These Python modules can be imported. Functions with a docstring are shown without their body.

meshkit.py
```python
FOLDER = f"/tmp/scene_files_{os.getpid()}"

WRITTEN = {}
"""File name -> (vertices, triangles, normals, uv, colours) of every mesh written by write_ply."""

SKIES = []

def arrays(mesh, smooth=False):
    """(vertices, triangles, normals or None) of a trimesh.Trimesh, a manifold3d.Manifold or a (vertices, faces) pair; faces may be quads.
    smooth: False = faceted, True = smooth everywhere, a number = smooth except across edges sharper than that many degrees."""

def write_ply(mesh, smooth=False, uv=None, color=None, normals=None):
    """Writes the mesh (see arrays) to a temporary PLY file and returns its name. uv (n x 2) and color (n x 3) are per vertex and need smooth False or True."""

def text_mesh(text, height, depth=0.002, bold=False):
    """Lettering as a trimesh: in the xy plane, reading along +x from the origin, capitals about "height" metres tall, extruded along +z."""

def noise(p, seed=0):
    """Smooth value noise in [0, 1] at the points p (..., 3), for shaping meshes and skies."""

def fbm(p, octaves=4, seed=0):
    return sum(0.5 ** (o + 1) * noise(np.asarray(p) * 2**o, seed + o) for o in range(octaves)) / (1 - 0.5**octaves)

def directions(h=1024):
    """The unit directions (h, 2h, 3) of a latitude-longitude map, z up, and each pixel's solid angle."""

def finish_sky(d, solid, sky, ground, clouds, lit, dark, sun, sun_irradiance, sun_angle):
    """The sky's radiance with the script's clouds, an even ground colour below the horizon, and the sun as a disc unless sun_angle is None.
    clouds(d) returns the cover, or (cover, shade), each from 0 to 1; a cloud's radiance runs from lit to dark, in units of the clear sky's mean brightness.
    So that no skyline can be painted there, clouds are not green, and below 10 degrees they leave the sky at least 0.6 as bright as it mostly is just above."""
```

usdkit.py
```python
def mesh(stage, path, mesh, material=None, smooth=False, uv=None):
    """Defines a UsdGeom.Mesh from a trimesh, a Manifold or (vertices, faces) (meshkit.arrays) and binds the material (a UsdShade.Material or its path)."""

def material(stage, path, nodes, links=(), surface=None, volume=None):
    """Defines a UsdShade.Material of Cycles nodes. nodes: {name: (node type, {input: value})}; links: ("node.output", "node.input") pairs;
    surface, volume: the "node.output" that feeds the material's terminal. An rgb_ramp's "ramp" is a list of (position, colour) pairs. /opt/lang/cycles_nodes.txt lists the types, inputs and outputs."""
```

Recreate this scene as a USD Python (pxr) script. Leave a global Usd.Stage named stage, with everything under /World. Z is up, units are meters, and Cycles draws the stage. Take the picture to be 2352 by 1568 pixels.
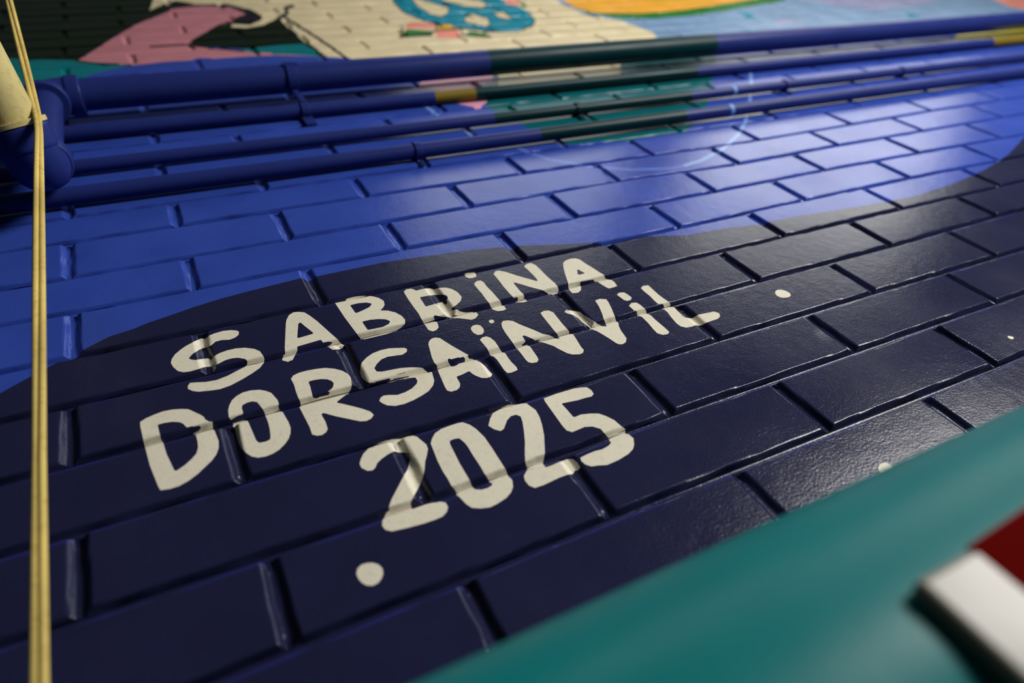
import math
import numpy as np
import trimesh
import usdkit
from meshkit import noise, fbm
from pxr import Gf, Sdf, Usd, UsdGeom, UsdLux, UsdShade, Vt
from shapely import STRtree, constrained_delaunay_triangles
from shapely.geometry import Point, Polygon, box
from shapely.prepared import prep

stage = Usd.Stage.CreateInMemory()
UsdGeom.SetStageUpAxis(stage, "Z")
UsdGeom.SetStageMetersPerUnit(stage, 1.0)
UsdGeom.Xform.Define(stage, "/World")
UsdGeom.Scope.Define(stage, "/World/Looks")
Z0 = 2.0                                        # everything below is measured from a brick course 2 m above the floor

# ------------------------------------------------------------------ camera
EYE = np.array([0.10169, -0.37012, -0.56049 + Z0])
RIGHT, DOWN, AHEAD = np.array([[0.887458, -0.058338, -0.457181], [-0.232303, 0.800119, -0.553033], [0.398062, 0.596998, 0.69652]])
FOCAL_PX = 1582.66
cam = UsdGeom.Camera.Define(stage, "/World/camera")
m = np.eye(4)
m[0, :3], m[1, :3], m[2, :3], m[3, :3] = RIGHT, -DOWN, -AHEAD, EYE
cam.AddTransformOp().Set(Gf.Matrix4d(*m.ravel().tolist()))
cam.CreateHorizontalApertureAttr(36.0)
cam.CreateVerticalApertureAttr(24.0)
cam.CreateFocalLengthAttr(FOCAL_PX / 2352 * 36.0)
cam.CreateFStopAttr(3.2)
cam.CreateFocusDistanceAttr(0.62)
cam.CreateClippingRangeAttr(Gf.Vec2f(0.01, 200.0))
cam.CreateExposureAttr(0.0)


# ------------------------------------------------------------------ light: the hall's ceiling lamps, an added key light and a weak even daylight
def rect_light(name, at, to, size, power, color):
    l = UsdLux.RectLight.Define(stage, "/World/" + name)
    at, to = np.array(at, float), np.array(to, float)
    back = (at - to) / np.linalg.norm(at - to)
    side = np.cross([0, 1, 0], back)
    side /= np.linalg.norm(side)
    t = np.eye(4)
    t[0, :3], t[1, :3], t[2, :3], t[3, :3] = side, np.cross(back, side), back, at + [0, 0, Z0]
    l.AddTransformOp().Set(Gf.Matrix4d(*t.ravel().tolist()))
    l.CreateWidthAttr(size[0])
    l.CreateHeightAttr(size[1])
    l.CreateIntensityAttr(power)
    l.CreateColorAttr(Gf.Vec3f(*color))


rect_light("added_key_light", (2.25, -1.75, -0.08), (0.35, 0.0, -0.1), (0.7, 0.7), 47.0, (1.0, 0.98, 0.94))  # unseen key light, added at the right to brighten the wall face
rect_light("ceiling_lamp", (3.6, -1.20, 2.1), (2.5, -0.70, 0.6), (1.4, 0.9), 4.8, (1.0, 1.0, 0.96))
rect_light("ceiling_lamp_001", (1.45, -0.86, 1.85), (0.9, -0.4, 0), (0.9, 0.7), 2.6, (0.97, 1.0, 1.0))
dome = UsdLux.DomeLight.Define(stage, "/World/sky")
dome.CreateIntensityAttr(0.012)
dome.CreateColorAttr(Gf.Vec3f(0.9, 0.95, 1.0))

# ------------------------------------------------------------------ helpers
TAKEN = {}


def numbered(path):
    n = TAKEN.get(path, 0)
    TAKEN[path] = n + 1
    return path if n == 0 else f"{path}_{n:03d}"


def tag(prim, label=None, category=None, group=None, kind=None):
    for k, v in (("label", label), ("category", category), ("group", group), ("kind", kind)):
        if v:
            prim.SetCustomDataByKey(k, v)
    return prim


def thing(name, label=None, category=None, at=(0, 0, 0), group=None, kind=None):
    x = UsdGeom.Xform.Define(stage, numbered("/World/" + name))
    x.AddTranslateOp().Set(Gf.Vec3d(float(at[0]), float(at[1]), float(at[2]) + Z0))
    p = tag(x.GetPrim(), label, category, group, kind)
    ORIGIN[str(p.GetPath())] = np.array(at, float)
    return p


ORIGIN = {}


def emit(name, v, f, look, parent, normals=None, paint=None, label=None, kind=None):
    """One Mesh; vertices are given in the wall's frame and stored relative to the thing's base."""
    path = numbered(str(parent.GetPath()) + "/" + name)
    top = "/".join(str(parent.GetPath()).split("/")[:3])
    v = np.asarray(v, float) - ORIGIN[top]
    g = UsdGeom.Mesh.Define(stage, path)
    g.CreatePointsAttr(Vt.Vec3fArray.FromNumpy(v.astype(np.float32)))
    g.CreateFaceVertexCountsAttr(Vt.IntArray.FromNumpy(np.full(len(f), 3, np.int32)))
    g.CreateFaceVertexIndicesAttr(Vt.IntArray.FromNumpy(np.ascontiguousarray(np.asarray(f, np.int32).ravel())))
    g.CreateSubdivisionSchemeAttr("none")
    if normals is not None:
        g.CreateNormalsAttr(Vt.Vec3fArray.FromNumpy(np.asarray(normals, np.float32)))
        g.SetNormalsInterpolation("vertex")
    if paint is not None:
        UsdGeom.PrimvarsAPI(g).CreatePrimvar("paint", Sdf.ValueTypeNames.Color3fArray, "vertex").Set(Vt.Vec3fArray.FromNumpy(np.asarray(paint, np.float32)))
    UsdShade.MaterialBindingAPI.Apply(g.GetPrim()).Bind(LOOK[look])
    return tag(g.GetPrim(), label, None, None, kind)


def solid(name, mesh, look, parent, smooth=35, paint=None, label=None):
    v, f, n = usdkit.meshkit.arrays(mesh, smooth)
    return emit(name, v, f, look, parent, n, None if paint is None else np.tile(paint, (len(v), 1)), label)


def srgb(r, g, b):
    c = np.array([r, g, b], float) / 255
    return tuple(np.where(c <= 0.04045, c / 12.92, ((c + 0.055) / 1.055) ** 2.4))


# ------------------------------------------------------------------ materials
def paint_look(name, base=None, rough=(0.15, 0.24), grain=1.0, vary=0.10, streak=1.0, tint=None, ior=1.27):
    """Brushed semi-gloss paint: base colour from the mesh's paint or given; orange peel and brush streaks as relief."""
    n = {
        "where": ("geometry", {}),
        "cloud": ("noise_texture", {"scale": 14.0, "detail": 4.0}),
        "cloud_map": ("map_range", {"from_min": 0.3, "from_max": 0.7, "to_min": 1 - vary, "to_max": 1 + vary}),
        "tone": ("vector_math", {"math_type": "scale"}),
        "stretch": ("mapping", {"scale": (60.0, 60.0, 420.0)}),
        "brush": ("noise_texture", {"scale": 1.0, "detail": 3.0}),
        "peel": ("noise_texture", {"scale": 520.0, "detail": 3.0, "roughness": 0.6}),
        "lumps": ("noise_texture", {"scale": 70.0, "detail": 2.0}),
        "bump_lumps": ("bump", {"strength": 0.13 * grain, "distance": 0.0018}),
        "bump_brush": ("bump", {"strength": 0.14 * streak, "distance": 0.0005}),
        "bump_peel": ("bump", {"strength": 0.40 * grain, "distance": 0.0005}),
        "gloss": ("noise_texture", {"scale": 9.0, "detail": 3.0}),
        "gloss_map": ("map_range", {"from_min": 0.3, "from_max": 0.7, "to_min": rough[0], "to_max": rough[1]}),
        "p": ("principled_bsdf", {"ior": ior}),
    }
    links = [("where.position", "cloud.vector"), ("cloud.fac", "cloud_map.value"), ("cloud_map.result", "tone.scale"), ("tone.vector", "p.base_color"),
             ("where.position", "stretch.vector"), ("stretch.vector", "brush.vector"), ("where.position", "peel.vector"), ("where.position", "lumps.vector"),
             ("lumps.fac", "bump_lumps.height"), ("brush.fac", "bump_brush.height"), ("peel.fac", "bump_peel.height"),
             ("bump_lumps.normal", "bump_brush.normal"), ("bump_brush.normal", "bump_peel.normal"), ("bump_peel.normal", "p.normal"),
             ("where.position", "gloss.vector"), ("gloss.fac", "gloss_map.value"), ("gloss_map.result", "p.roughness")]
    if base is None:
        n["paint"] = ("attribute", {"attribute": "paint"})
        src = "paint.color"
    else:
        n["paint"] = ("color", {"value": base})
        src = "paint.color"
    if tint is not None:          # thinly brushed places let the coat below through
        n["thin"] = ("noise_texture", {"scale": 1.0, "detail": 5.0, "roughness": 0.65})
        n["thin_space"] = ("mapping", {"scale": (150.0, 150.0, 230.0)})
        n["thin_map"] = ("map_range", {"from_min": 0.52, "from_max": 0.74, "to_min": 0.0, "to_max": 0.45, "clamp": True})
        n["through"] = ("mix_color", {"b": tint})
        links += [("where.position", "thin_space.vector"), ("thin_space.vector", "thin.vector"), ("thin.fac", "thin_map.value"), ("thin_map.result", "through.fac"), (src, "through.a")]
        src = "through.result"
    links.append((src, "tone.vector1"))
    return usdkit.material(stage, "/World/Looks/" + name, n, links, surface="p.BSDF")


LOOK = {
    "masonry_paint": paint_look("masonry_paint"),
    "lettering_paint": paint_look("lettering_paint", srgb(224, 217, 196), rough=(0.42, 0.6), grain=0.8, vary=0.05, tint=srgb(178, 180, 172)),
    "pipe_paint": paint_look("pipe_paint", None, rough=(0.34, 0.44), grain=0.35, vary=0.05, streak=0.3, ior=1.22),
    "teal_gloss": paint_look("teal_gloss", srgb(4, 112, 114), rough=(0.34, 0.44), grain=0.35, vary=0.06, streak=0.2, ior=1.22),
    "white_enamel": paint_look("white_enamel", srgb(136, 131, 118), rough=(0.25, 0.32), grain=0.2, vary=0.03, streak=0.1),
    "red_enamel": paint_look("red_enamel", srgb(190, 24, 14), rough=(0.3, 0.4), grain=0.2, vary=0.04, streak=0.1),
    "cream_plastic": paint_look("cream_plastic", srgb(206, 190, 126), rough=(0.4, 0.55), grain=0.8, vary=0.10, streak=0.2, tint=srgb(150, 130, 70)),
    "rope_fibre": paint_look("rope_fibre", srgb(206, 182, 104), rough=(0.7, 0.9), grain=1.0, vary=0.22, streak=0.2, tint=srgb(132, 88, 34)),
    "bare_mortar": paint_look("bare_mortar", srgb(90, 84, 78), rough=(0.8, 0.95), grain=1.0),
    "concrete": paint_look("concrete", srgb(70, 68, 66), rough=(0.5, 0.7), grain=0.5),
    "dark_ceiling": paint_look("dark_ceiling", srgb(70, 70, 74), rough=(0.7, 0.9), grain=0.5),
}
PAINT = {k: np.array(srgb(*c)) for k, c in {
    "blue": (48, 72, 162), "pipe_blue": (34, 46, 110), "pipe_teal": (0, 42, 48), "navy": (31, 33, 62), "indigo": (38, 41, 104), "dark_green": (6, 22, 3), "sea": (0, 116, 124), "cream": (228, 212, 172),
    "pink": (196, 128, 138), "pink_light": (232, 160, 186), "ink": (26, 22, 34), "cyan_blue": (10, 138, 164), "leaf": (36, 120, 40), "gold": (222, 178, 44),
    "coral": (238, 150, 132), "pale_blue": (124, 156, 192), "orange": (246, 178, 60), "lilac": (150, 152, 190), "deep_teal": (10, 92, 100), "yellow": (214, 200, 70),
    "ochre": (118, 98, 28), "chalk_blue": (112, 146, 208), "chalk_faint": (82, 106, 192)}.items()}

# ------------------------------------------------------------------ measured layout of the wall (tenths of a millimetre: x along the wall, z up it)
LETTERS = [
    ('S in the top line', [[(1317,-226),(1306,-271),(1272,-300),(1225,-312),(1164,-292),(1112,-295),(1083,-325),(1069,-336),(1061,-338),(1054,-336),(1035,-301),(1025,-289),(1005,-286),(986,-302),(943,-376),(912,-399),(876,-447),(891,-471),(924,-493),(933,-494),(942,-494),(951,-489),(988,-448),(1019,-451),(1040,-486),(1069,-495),(1085,-493),(1119,-475),(1181,-461),(1251,-461),(1324,-480),(1392,-527),(1427,-577),(1442,-666),(1435,-676),(1425,-749),(1383,-804),(1319,-848),(1231,-896),(1134,-938),(1049,-953),(970,-939),(893,-918),(856,-892),(827,-852),(830,-817),(849,-786),(897,-799),(963,-823),(1044,-831),(1131,-810),(1206,-775),(1283,-744),(1293,-678),(1312,-672),(1315,-661),(1306,-652),(1297,-632),(1247,-593),(1202,-583),(1173,-584),(1142,-589),(1080,-617),(1071,-616),(1036,-575),(989,-562),(980,-566),(950,-614),(940,-619),(866,-626),(820,-617),(782,-585),(754,-519),(744,-462),(743,-453),(754,-407),(784,-351),(832,-302),(854,-284),(884,-261),(934,-236),(942,-229),(985,-160),(994,-150),(1012,-144),(1031,-160),(1041,-178),(1063,-188),(1077,-188),(1128,-172),(1197,-163),(1260,-177),(1302,-201)]]),
    ('A after the S in the top line', [[(1863,-117),(1910,-146),(1942,-214),(1981,-326),(2067,-641),(2072,-654),(2079,-659),(2078,-669),(2107,-681),(2117,-694),(2105,-723),(2091,-741),(2072,-748),(2061,-760),(2034,-806),(2024,-805),(1996,-796),(1971,-742),(1977,-676),(1955,-661),(1948,-650),(1942,-609),(1728,-629),(1722,-659),(1698,-676),(1684,-745),(1651,-802),(1610,-813),(1573,-774),(1584,-747),(1595,-677),(1601,-672),(1620,-669),(1634,-597),(1717,-266),(1736,-205),(1774,-137),(1819,-108)],[(1832,-248),(1860,-346),(1912,-500),(1754,-517)]]),
    ('B in the top line', [[(2212,-102),(2222,-100),(2246,-31),(2396,-26),(2555,-41),(2547,-108),(2571,-123),(2616,-172),(2641,-234),(2628,-300),(2596,-344),(2552,-375),(2622,-404),(2678,-459),(2683,-468),(2713,-532),(2721,-603),(2700,-657),(2656,-668),(2591,-677),(2562,-738),(2553,-740),(2488,-749),(2371,-749),(2288,-748),(2272,-737),(2279,-675),(2264,-661),(2254,-642),(2227,-358)],[(2326,-184),(2406,-181),(2475,-196),(2492,-205),(2529,-238),(2487,-285),(2409,-316),(2336,-338)],[(2349,-483),(2430,-483),(2506,-501),(2563,-531),(2592,-576),(2564,-612),(2497,-637),(2357,-630)]]),
    ('R in the top line', [[(2875,-158),(2910,-126),(2957,-130),(2982,-160),(2985,-183),(3050,-179),(3080,-181),(3093,-173),(3132,-127),(3153,-129),(3172,-156),(3181,-182),(3204,-208),(3226,-222),(3284,-239),(3329,-288),(3356,-361),(3358,-452),(3323,-512),(3261,-559),(3216,-582),(3203,-580),(3178,-565),(3196,-616),(3209,-633),(3227,-638),(3231,-646),(3250,-658),(3317,-672),(3382,-673),(3361,-739),(3381,-744),(3382,-786),(3334,-829),(3291,-836),(3212,-781),(3135,-740),(3151,-678),(3134,-670),(3122,-673),(3092,-671),(3027,-657),(2988,-631),(2983,-659),(2984,-678),(2990,-681),(2974,-741),(2979,-750),(2962,-829),(2929,-862),(2889,-869),(2863,-835),(2863,-740),(2883,-676),(2873,-665),(2867,-650),(2874,-556),(2870,-433),(2870,-278)],[(2980,-301),(3089,-308),(3128,-259),(3140,-255),(3168,-260),(3187,-287),(3220,-354),(3240,-381),(3228,-429),(3219,-435),(3203,-434),(3194,-431),(3181,-415),(3164,-406),(3136,-407),(3126,-411),(3111,-425),(3088,-461),(3076,-467),(2975,-478)]]),
    ('dot of the i in the top line', [[(3581,-31),(3629,-18),(3662,-17),(3697,-26),(3651,-162),(3613,-169),(3576,-165),(3553,-128),(3556,-95)]]),
    ('i in the top line', [[(3576,-277),(3622,-243),(3659,-247),(3674,-289),(3668,-375),(3674,-480),(3674,-640),(3685,-654),(3690,-667),(3664,-734),(3676,-749),(3669,-804),(3628,-813),(3577,-798),(3552,-763),(3552,-743),(3582,-673),(3570,-659),(3562,-640),(3563,-576),(3570,-483),(3569,-321)]]),
    ('N in the top line', [[(3841,-181),(3884,-140),(3919,-140),(3926,-146),(3975,-193),(4054,-307),(4203,-497),(4210,-435),(4214,-346),(4213,-245),(4207,-166),(4251,-132),(4305,-127),(4332,-181),(4335,-269),(4331,-403),(4335,-511),(4341,-577),(4335,-634),(4338,-663),(4317,-676),(4271,-678),(4216,-743),(4202,-731),(4233,-665),(4191,-659),(4156,-642),(4065,-537),(4014,-466),(3948,-387),(3939,-581),(3943,-654),(3946,-663),(3957,-672),(3921,-742),(3921,-762),(3876,-758),(3819,-735),(3851,-669),(3839,-659),(3828,-641),(3825,-566),(3827,-439),(3836,-326)]]),
    ('A ending the top line', [[(4633,-257),(4682,-223),(4749,-210),(4804,-217),(4838,-258),(4849,-351),(4872,-456),(4889,-565),(4906,-637),(4904,-654),(4932,-660),(4891,-725),(4925,-746),(4930,-797),(4914,-864),(4871,-870),(4813,-871),(4796,-840),(4783,-787),(4774,-727),(4811,-661),(4777,-655),(4770,-646),(4611,-642),(4595,-651),(4601,-665),(4556,-732),(4553,-742),(4521,-792),(4472,-819),(4415,-808),(4414,-764),(4422,-737),(4468,-666),(4464,-657),(4469,-638),(4537,-459),(4583,-351)],[(4711,-401),(4724,-474),(4745,-533),(4645,-532)]]),
    ('D in the middle line', [[(466,-1110),(505,-1086),(560,-1068),(625,-1055),(690,-1061),(753,-1082),(795,-1103),(808,-1119),(870,-1204),(890,-1241),(894,-1271),(911,-1299),(917,-1308),(939,-1316),(933,-1328),(918,-1334),(932,-1341),(948,-1536),(937,-1608),(913,-1664),(875,-1713),(771,-1802),(706,-1842),(644,-1864),(586,-1864),(534,-1852),(524,-1814),(491,-1590),(477,-1399),(469,-1338),(472,-1305),(464,-1163)],[(573,-1189),(623,-1188),(676,-1198),(721,-1222),(745,-1251),(766,-1307),(806,-1342),(814,-1407),(816,-1477),(811,-1543),(792,-1602),(755,-1643),(705,-1685),(635,-1724),(601,-1525),(586,-1341),(576,-1328),(579,-1310)]]),
    ('O in the middle line', [[(1068,-1234),(1084,-1183),(1113,-1128),(1154,-1091),(1205,-1068),(1264,-1068),(1326,-1087),(1368,-1120),(1401,-1162),(1427,-1264),(1426,-1313),(1413,-1331),(1417,-1340),(1425,-1344),(1426,-1404),(1433,-1413),(1448,-1542),(1448,-1606),(1434,-1663),(1409,-1714),(1371,-1758),(1323,-1797),(1275,-1817),(1225,-1824),(1173,-1814),(1136,-1785),(1108,-1734),(1086,-1663),(1078,-1575),(1080,-1412),(1072,-1354),(1077,-1336),(1060,-1314)],[(1170,-1216),(1211,-1200),(1251,-1200),(1268,-1213),(1284,-1227),(1305,-1316),(1312,-1326),(1314,-1336),(1311,-1407),(1314,-1483),(1310,-1553),(1299,-1639),(1290,-1670),(1254,-1680),(1206,-1674),(1192,-1635),(1177,-1414),(1171,-1406),(1166,-1344),(1146,-1334),(1162,-1304),(1160,-1255)]]),
    ('R in the middle line', [[(1584,-1048),(1608,-1015),(1656,-997),(1727,-995),(1796,-1002),(1869,-1019),(1878,-1024),(1936,-1059),(1987,-1111),(2016,-1168),(2023,-1220),(2005,-1314),(1992,-1328),(1953,-1345),(1934,-1404),(1851,-1452),(1823,-1460),(1871,-1499),(1960,-1581),(2007,-1629),(2044,-1674),(2055,-1718),(2026,-1748),(1986,-1759),(1942,-1744),(1792,-1617),(1694,-1521),(1694,-1579),(1700,-1647),(1695,-1728),(1676,-1755),(1642,-1772),(1609,-1766),(1579,-1739),(1582,-1659),(1565,-1402),(1581,-1344),(1599,-1340),(1585,-1320),(1582,-1306),(1583,-1225),(1589,-1133)],[(1698,-1134),(1749,-1134),(1785,-1140),(1803,-1144),(1848,-1167),(1876,-1205),(1881,-1245),(1858,-1292),(1828,-1313),(1813,-1318),(1718,-1337),(1683,-1331),(1696,-1212)]]),
    ('S in the middle line', [[(2583,-1029),(2566,-1064),(2519,-1086),(2394,-1063),(2333,-1078),(2277,-1123),(2240,-1170),(2244,-1222),(2286,-1239),(2437,-1254),(2490,-1269),(2524,-1280),(2617,-1321),(2629,-1332),(2653,-1344),(2641,-1406),(2661,-1413),(2637,-1522),(2612,-1564),(2606,-1573),(2549,-1623),(2484,-1651),(2402,-1677),(2318,-1691),(2243,-1685),(2190,-1655),(2164,-1619),(2150,-1583),(2170,-1551),(2198,-1537),(2240,-1546),(2302,-1573),(2371,-1566),(2439,-1543),(2494,-1504),(2514,-1469),(2514,-1430),(2513,-1420),(2440,-1404),(2451,-1343),(2382,-1337),(2340,-1341),(2234,-1329),(2186,-1332),(2150,-1325),(2144,-1320),(2131,-1280),(2123,-1207),(2128,-1145),(2149,-1094),(2173,-1056),(2226,-1009),(2292,-972),(2367,-956),(2444,-959),(2499,-977),(2570,-1005)]]),
    ('A in the middle line', [[(2804,-997),(2837,-970),(2873,-966),(2908,-990),(2953,-1113),(3035,-1303),(3053,-1317),(3059,-1331),(3087,-1344),(3067,-1410),(3091,-1450),(3121,-1485),(3130,-1543),(3141,-1583),(3103,-1642),(3087,-1656),(3058,-1662),(3016,-1644),(2983,-1600),(2967,-1562),(2958,-1519),(2885,-1538),(2824,-1546),(2818,-1641),(2797,-1680),(2763,-1702),(2715,-1703),(2690,-1679),(2691,-1629),(2718,-1411),(2743,-1344),(2745,-1324),(2735,-1311),(2732,-1292),(2742,-1214),(2782,-1037)],[(2860,-1270),(2884,-1308),(2915,-1322),(2936,-1336),(2913,-1403),(2875,-1415),(2842,-1413),(2840,-1402),(2860,-1340),(2846,-1322)]]),
    ('larger dot over the first i of the middle line', [[(3230,-956),(3262,-929),(3301,-929),(3326,-953),(3330,-1011),(3314,-1057),(3281,-1082),(3244,-1077),(3223,-1038),(3221,-992)]]),
    ('tiny dot over the first i of the middle line', [[(3429,-924),(3447,-908),(3465,-908),(3476,-922),(3475,-943),(3458,-958),(3440,-960),(3428,-947)]]),
    ('first i of the middle line', [[(3231,-1151),(3267,-1127),(3306,-1128),(3329,-1160),(3342,-1222),(3337,-1312),(3342,-1327),(3359,-1340),(3335,-1403),(3349,-1417),(3342,-1492),(3342,-1553),(3350,-1624),(3342,-1666),(3277,-1678),(3245,-1668),(3238,-1622),(3245,-1474),(3239,-1424),(3222,-1399),(3245,-1337),(3233,-1309),(3236,-1290)]]),
    ('N in the middle line', [[(3524,-998),(3555,-970),(3596,-976),(3639,-1005),(3670,-1072),(3757,-1215),(3797,-1291),(3825,-1316),(3897,-1339),(3867,-1398),(3910,-1429),(3914,-1397),(3947,-1339),(3925,-1312),(3925,-1293),(3941,-1042),(3949,-986),(3994,-969),(4040,-981),(4065,-1027),(4049,-1215),(4047,-1312),(4060,-1329),(4052,-1340),(4063,-1342),(4035,-1397),(4054,-1405),(4048,-1455),(4021,-1598),(4018,-1651),(3990,-1682),(3954,-1689),(3894,-1668),(3859,-1632),(3823,-1555),(3798,-1489),(3753,-1427),(3733,-1405),(3763,-1342),(3686,-1317),(3671,-1309),(3647,-1267),(3612,-1220),(3600,-1310),(3608,-1322),(3608,-1333),(3617,-1335),(3587,-1401),(3598,-1418),(3585,-1571),(3575,-1614),(3548,-1638),(3505,-1632),(3479,-1609),(3475,-1570),(3479,-1478),(3478,-1406),(3508,-1339),(3488,-1319),(3484,-1310),(3492,-1140),(3503,-1056)]]),
    ('V in the middle line', [[(4172,-1062),(4202,-1039),(4223,-1054),(4232,-1056),(4269,-1020),(4280,-1021),(4301,-1040),(4319,-1088),(4325,-1116),(4331,-1189),(4348,-1279),(4351,-1311),(4375,-1325),(4410,-1336),(4374,-1396),(4379,-1405),(4420,-1429),(4429,-1400),(4476,-1336),(4464,-1312),(4464,-1303),(4497,-1225),(4536,-1110),(4557,-1008),(4616,-1001),(4671,-1031),(4661,-1087),(4631,-1183),(4582,-1313),(4583,-1334),(4597,-1340),(4552,-1405),(4553,-1416),(4527,-1460),(4504,-1532),(4481,-1654),(4440,-1701),(4396,-1715),(4363,-1701),(4350,-1672),(4333,-1592),(4299,-1475),(4290,-1449),(4261,-1403),(4297,-1341),(4292,-1337),(4288,-1299),(4274,-1238),(4274,-1153),(4264,-1130),(4253,-1122),(4233,-1126),(4213,-1125),(4188,-1097)]]),
    ('dot of the last i of the middle line', [[(4822,-1001),(4865,-980),(4912,-994),(4926,-1043),(4930,-1099),(4898,-1131),(4855,-1132),(4835,-1106)]]),
    ('last i of the middle line', [[(4822,-1213),(4875,-1182),(4923,-1195),(4935,-1244),(4935,-1306),(4943,-1314),(4953,-1337),(4908,-1401),(4922,-1429),(4917,-1511),(4920,-1659),(4918,-1709),(4916,-1730),(4883,-1750),(4834,-1743),(4801,-1702),(4805,-1637),(4822,-1531),(4828,-1427),(4828,-1418),(4804,-1394),(4855,-1331),(4841,-1316),(4829,-1310),(4822,-1300)]]),
    ('L ending the middle line', [[(5127,-991),(5171,-965),(5228,-975),(5221,-1150),(5226,-1227),(5235,-1290),(5250,-1338),(5206,-1396),(5229,-1414),(5215,-1491),(5208,-1561),(5215,-1599),(5233,-1608),(5286,-1571),(5315,-1596),(5355,-1611),(5373,-1607),(5392,-1608),(5555,-1624),(5581,-1664),(5559,-1706),(5509,-1735),(5353,-1742),(5326,-1731),(5311,-1719),(5287,-1707),(5269,-1711),(5217,-1738),(5175,-1743),(5116,-1735),(5081,-1697),(5074,-1646),(5091,-1544),(5114,-1450),(5110,-1396),(5160,-1334),(5137,-1320),(5118,-1300),(5117,-1243),(5126,-1140),(5122,-1052)]]),
    ('first 2 of the year', [[(1807,-2171),(1828,-2131),(1862,-2087),(1906,-2056),(1924,-2049),(1945,-1998),(1978,-1992),(2055,-1992),(2106,-1988),(2178,-1997),(2231,-1996),(2263,-2000),(2252,-2056),(2273,-2074),(2307,-2178),(2302,-2224),(2271,-2281),(2238,-2331),(2205,-2403),(2174,-2456),(2150,-2473),(2115,-2508),(2094,-2535),(2066,-2581),(2030,-2622),(2023,-2628),(1995,-2639),(1955,-2650),(1958,-2660),(2108,-2660),(2160,-2664),(2191,-2673),(2183,-2719),(2193,-2722),(2224,-2744),(2224,-2784),(2202,-2817),(2178,-2832),(2161,-2841),(2107,-2845),(2026,-2843),(1919,-2832),(1818,-2816),(1786,-2788),(1778,-2750),(1814,-2659),(1870,-2621),(1903,-2572),(2058,-2399),(2160,-2243),(2170,-2194),(2139,-2144),(2115,-2131),(2104,-2133),(2060,-2152),(2012,-2163),(1956,-2188),(1919,-2213),(1892,-2250),(1868,-2263),(1837,-2254),(1808,-2212)]]),
    ('0 of the year', [[(2345,-2182),(2372,-2140),(2414,-2096),(2475,-2072),(2609,-2060),(2651,-2070),(2689,-2116),(2714,-2176),(2735,-2283),(2737,-2402),(2733,-2623),(2749,-2658),(2722,-2711),(2731,-2748),(2707,-2807),(2672,-2845),(2620,-2875),(2542,-2895),(2482,-2902),(2421,-2884),(2371,-2855),(2350,-2812),(2328,-2717),(2350,-2647),(2325,-2630),(2323,-2624),(2324,-2546),(2320,-2474),(2325,-2361)],[(2480,-2211),(2520,-2206),(2561,-2215),(2578,-2276),(2583,-2322),(2581,-2408),(2584,-2540),(2581,-2608),(2583,-2626),(2610,-2664),(2589,-2715),(2590,-2735),(2546,-2746),(2499,-2744),(2455,-2723),(2454,-2713),(2474,-2661),(2461,-2647),(2455,-2621),(2456,-2453),(2469,-2245)]]),
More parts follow.
